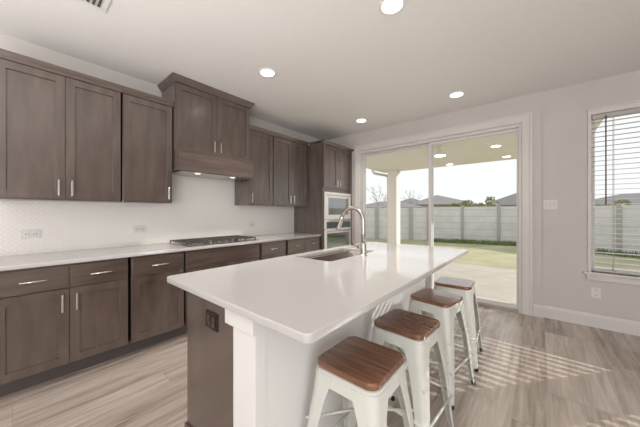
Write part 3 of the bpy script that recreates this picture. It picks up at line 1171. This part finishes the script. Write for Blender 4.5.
def house(label, px, D, w, dp, eave, ridge, rot, hip=1.0):
    x, y = at(px, D)
    t = thing('house', label, 'house', (x, y, GZ), 'houses beyond the fence')
    rm = Matrix.Translation((x, y, 0)) @ Matrix.Rotation(R(rot), 4, 'Z')
    bm = B((-w / 2, w / 2, -dp / 2, dp / 2, GZ, eave))
    bm.transform(rm)
    obj('house_walls', bm, M['house'], t)
    bm = bmesh.new()
    o_ = .4
    e = [bm.verts.new(p) for p in ((-w / 2 - o_, -dp / 2 - o_, eave), (w / 2 + o_, -dp / 2 - o_, eave), (w / 2 + o_, dp / 2 + o_, eave), (-w / 2 - o_, dp / 2 + o_, eave))]
    k = min(w / 2, dp / 2 * hip)
    r1, r2 = bm.verts.new((-w / 2 + k, 0, ridge)), bm.verts.new((w / 2 - k + .01, 0, ridge))
    for f in ((e[0], e[1], r2, r1), (e[1], e[2], r2), (e[2], e[3], r1, r2), (e[3], e[0], r1), (e[3], e[2], e[1], e[0])):
        bm.faces.new(f)
    bm.transform(rm)
    obj('house_roof', bm, M['roof'], t)


house('grey-roofed house behind the patio column', 388, 30, 7, 5, 1.8, 2.55, 25)
house('grey-roofed house left of the door mullion, beyond the fence', 411, 58, 9, 9, 2.7, 4.55, 20)
house('grey-roofed house behind the door mullion', 437, 44, 9, 9, 2.5, 4.25, 30)
house('grey-roofed house by the right door jamb', 528, 42, 11, 10, 2.4, 4.9, 0)
house('grey-roofed house seen through the slatted blind', 652, 40, 19, 13, 2.2, 4.4, -30)


def bush(label, px, D, w, h, n, name='leafy_bush'):
    x, y = at(px, D)
    t = thing(name, label, 'bush', (x, y, GZ), 'bushes beyond the fence')
    bm = bmesh.new()
    rnd = random.Random(int(px * 7))
    for k in range(n):
        a = rnd.uniform(0, 6.28)
        q = rnd.random() ** .5
        zz = rnd.random()
        rr = w / 2 * q * (1 - .65 * zz ** 2)
        c_ = Vector((x + rr * math.cos(a), y + rr * math.sin(a), GZ + h * (.25 + .75 * zz)))
        d1 = Vector((rnd.uniform(-1, 1), rnd.uniform(-1, 1), rnd.uniform(-1, 1))).normalized()
        d2 = d1.cross(Vector((rnd.uniform(-1, 1), rnd.uniform(-1, 1), rnd.uniform(-1, 1)))).normalized()
        s_ = rnd.uniform(.12, .24)
        bm.faces.new([bm.verts.new(p) for p in (c_ - d1 * s_, c_ + d2 * s_ * .5, c_ + d1 * s_, c_ - d2 * s_ * .5)])
    obj('foliage', bm, M['leaf'], t)
    bm = bmesh.new()
    tube(bm, [(x, y, GZ), (x + .05, y, GZ + h * .5)], [.12, .06], 8)
    obj('trunk', bm, M['bark'], t)


bush('low leafy bush just right of the door mullion, beyond the back fence', 455, 30, 2.6, 2.45, 420)
bush('leafy bush showing above the middle of the back fence', 467, 37, 3.2, 3.15, 520)
bush('pale leafy bush above the back fence, short of the right-hand roof', 479, 30, 2.0, 2.45, 320)
bush('sparse taller bush next to the right-hand grey roof', 491, 32, 2.2, 3.35, 260)
bush('dark bush above the fence behind the slatted blind', 603, 28, 3.6, 2.3, 520)
bush('second bush behind the slatted blind, nearer the grey roof', 622, 30, 2.4, 2.9, 360)


def bare_tree(label, px, D, h):
    x, y = at(px, D)
    t = thing('bare_tree', label, 'tree', (x, y, GZ), 'bare trees beyond the fence')
    rnd = random.Random(int(px))
    bm = bmesh.new()
    bt = bmesh.new()

    def grow(p, dv, L, r, k):
        q = p + dv * L
        tube(bt if k < 4 else bm, [p, (p + q) / 2 + Vector((rnd.uniform(-.05, .05) * L, rnd.uniform(-.05, .05) * L, 0)), q], [r, r * .85, r * .7], 5)
        if k == 0:
            return
        for j in range(3):
            nd = (dv + Vector((rnd.uniform(-.7, .7), rnd.uniform(-.7, .7), rnd.uniform(-.1, .4)))).normalized()
            grow(q, nd, L * rnd.uniform(.55, .8), r * .62, k - 1)
    grow(Vector((x, y, GZ)), Vector((0, 0, 1)), h * .36, .06, 4)
    obj('trunk', bm, M['bark'], t)
    obj('branches', bt, M['bark'], t)


bare_tree('bare tree between the faucet and the patio column', 381, 24, 3.9)
bare_tree('faint bare tree right of the patio column', 416, 38, 4.6)

# grass tufts along the fence foot
M['tuft'] = mat('tall_grass', (.20, .26, .11), 0.9)
rnd = random.Random(3)
for lab, p0, p1, n in (('taller green grass along the foot of the back fence', (-.7, 13.55), (3.1, 14.42), 1400), ('taller green grass at the fence behind the blind', (3.7, 14.3), (9.4, 10.9), 1600)):
    bm = bmesh.new()
    for k in range(n):
        p = Vector((*p0, 0)).lerp(Vector((*p1, 0)), rnd.random())
        p.y -= rnd.random() ** 2 * .6
        p.z = GZ
        a = rnd.uniform(0, 3.14)
        hh = rnd.uniform(.05, .22)
        dx = Vector((math.cos(a), math.sin(a), 0)) * .03
        bm.faces.new([bm.verts.new(q) for q in (p - dx, p + dx, p + dx * .2 + Vector((rnd.uniform(-.05, .05), -.02, hh)))])
    obj('fence_grass', bm, M['tuft'], label=lab, cat='grass', kind='stuff')
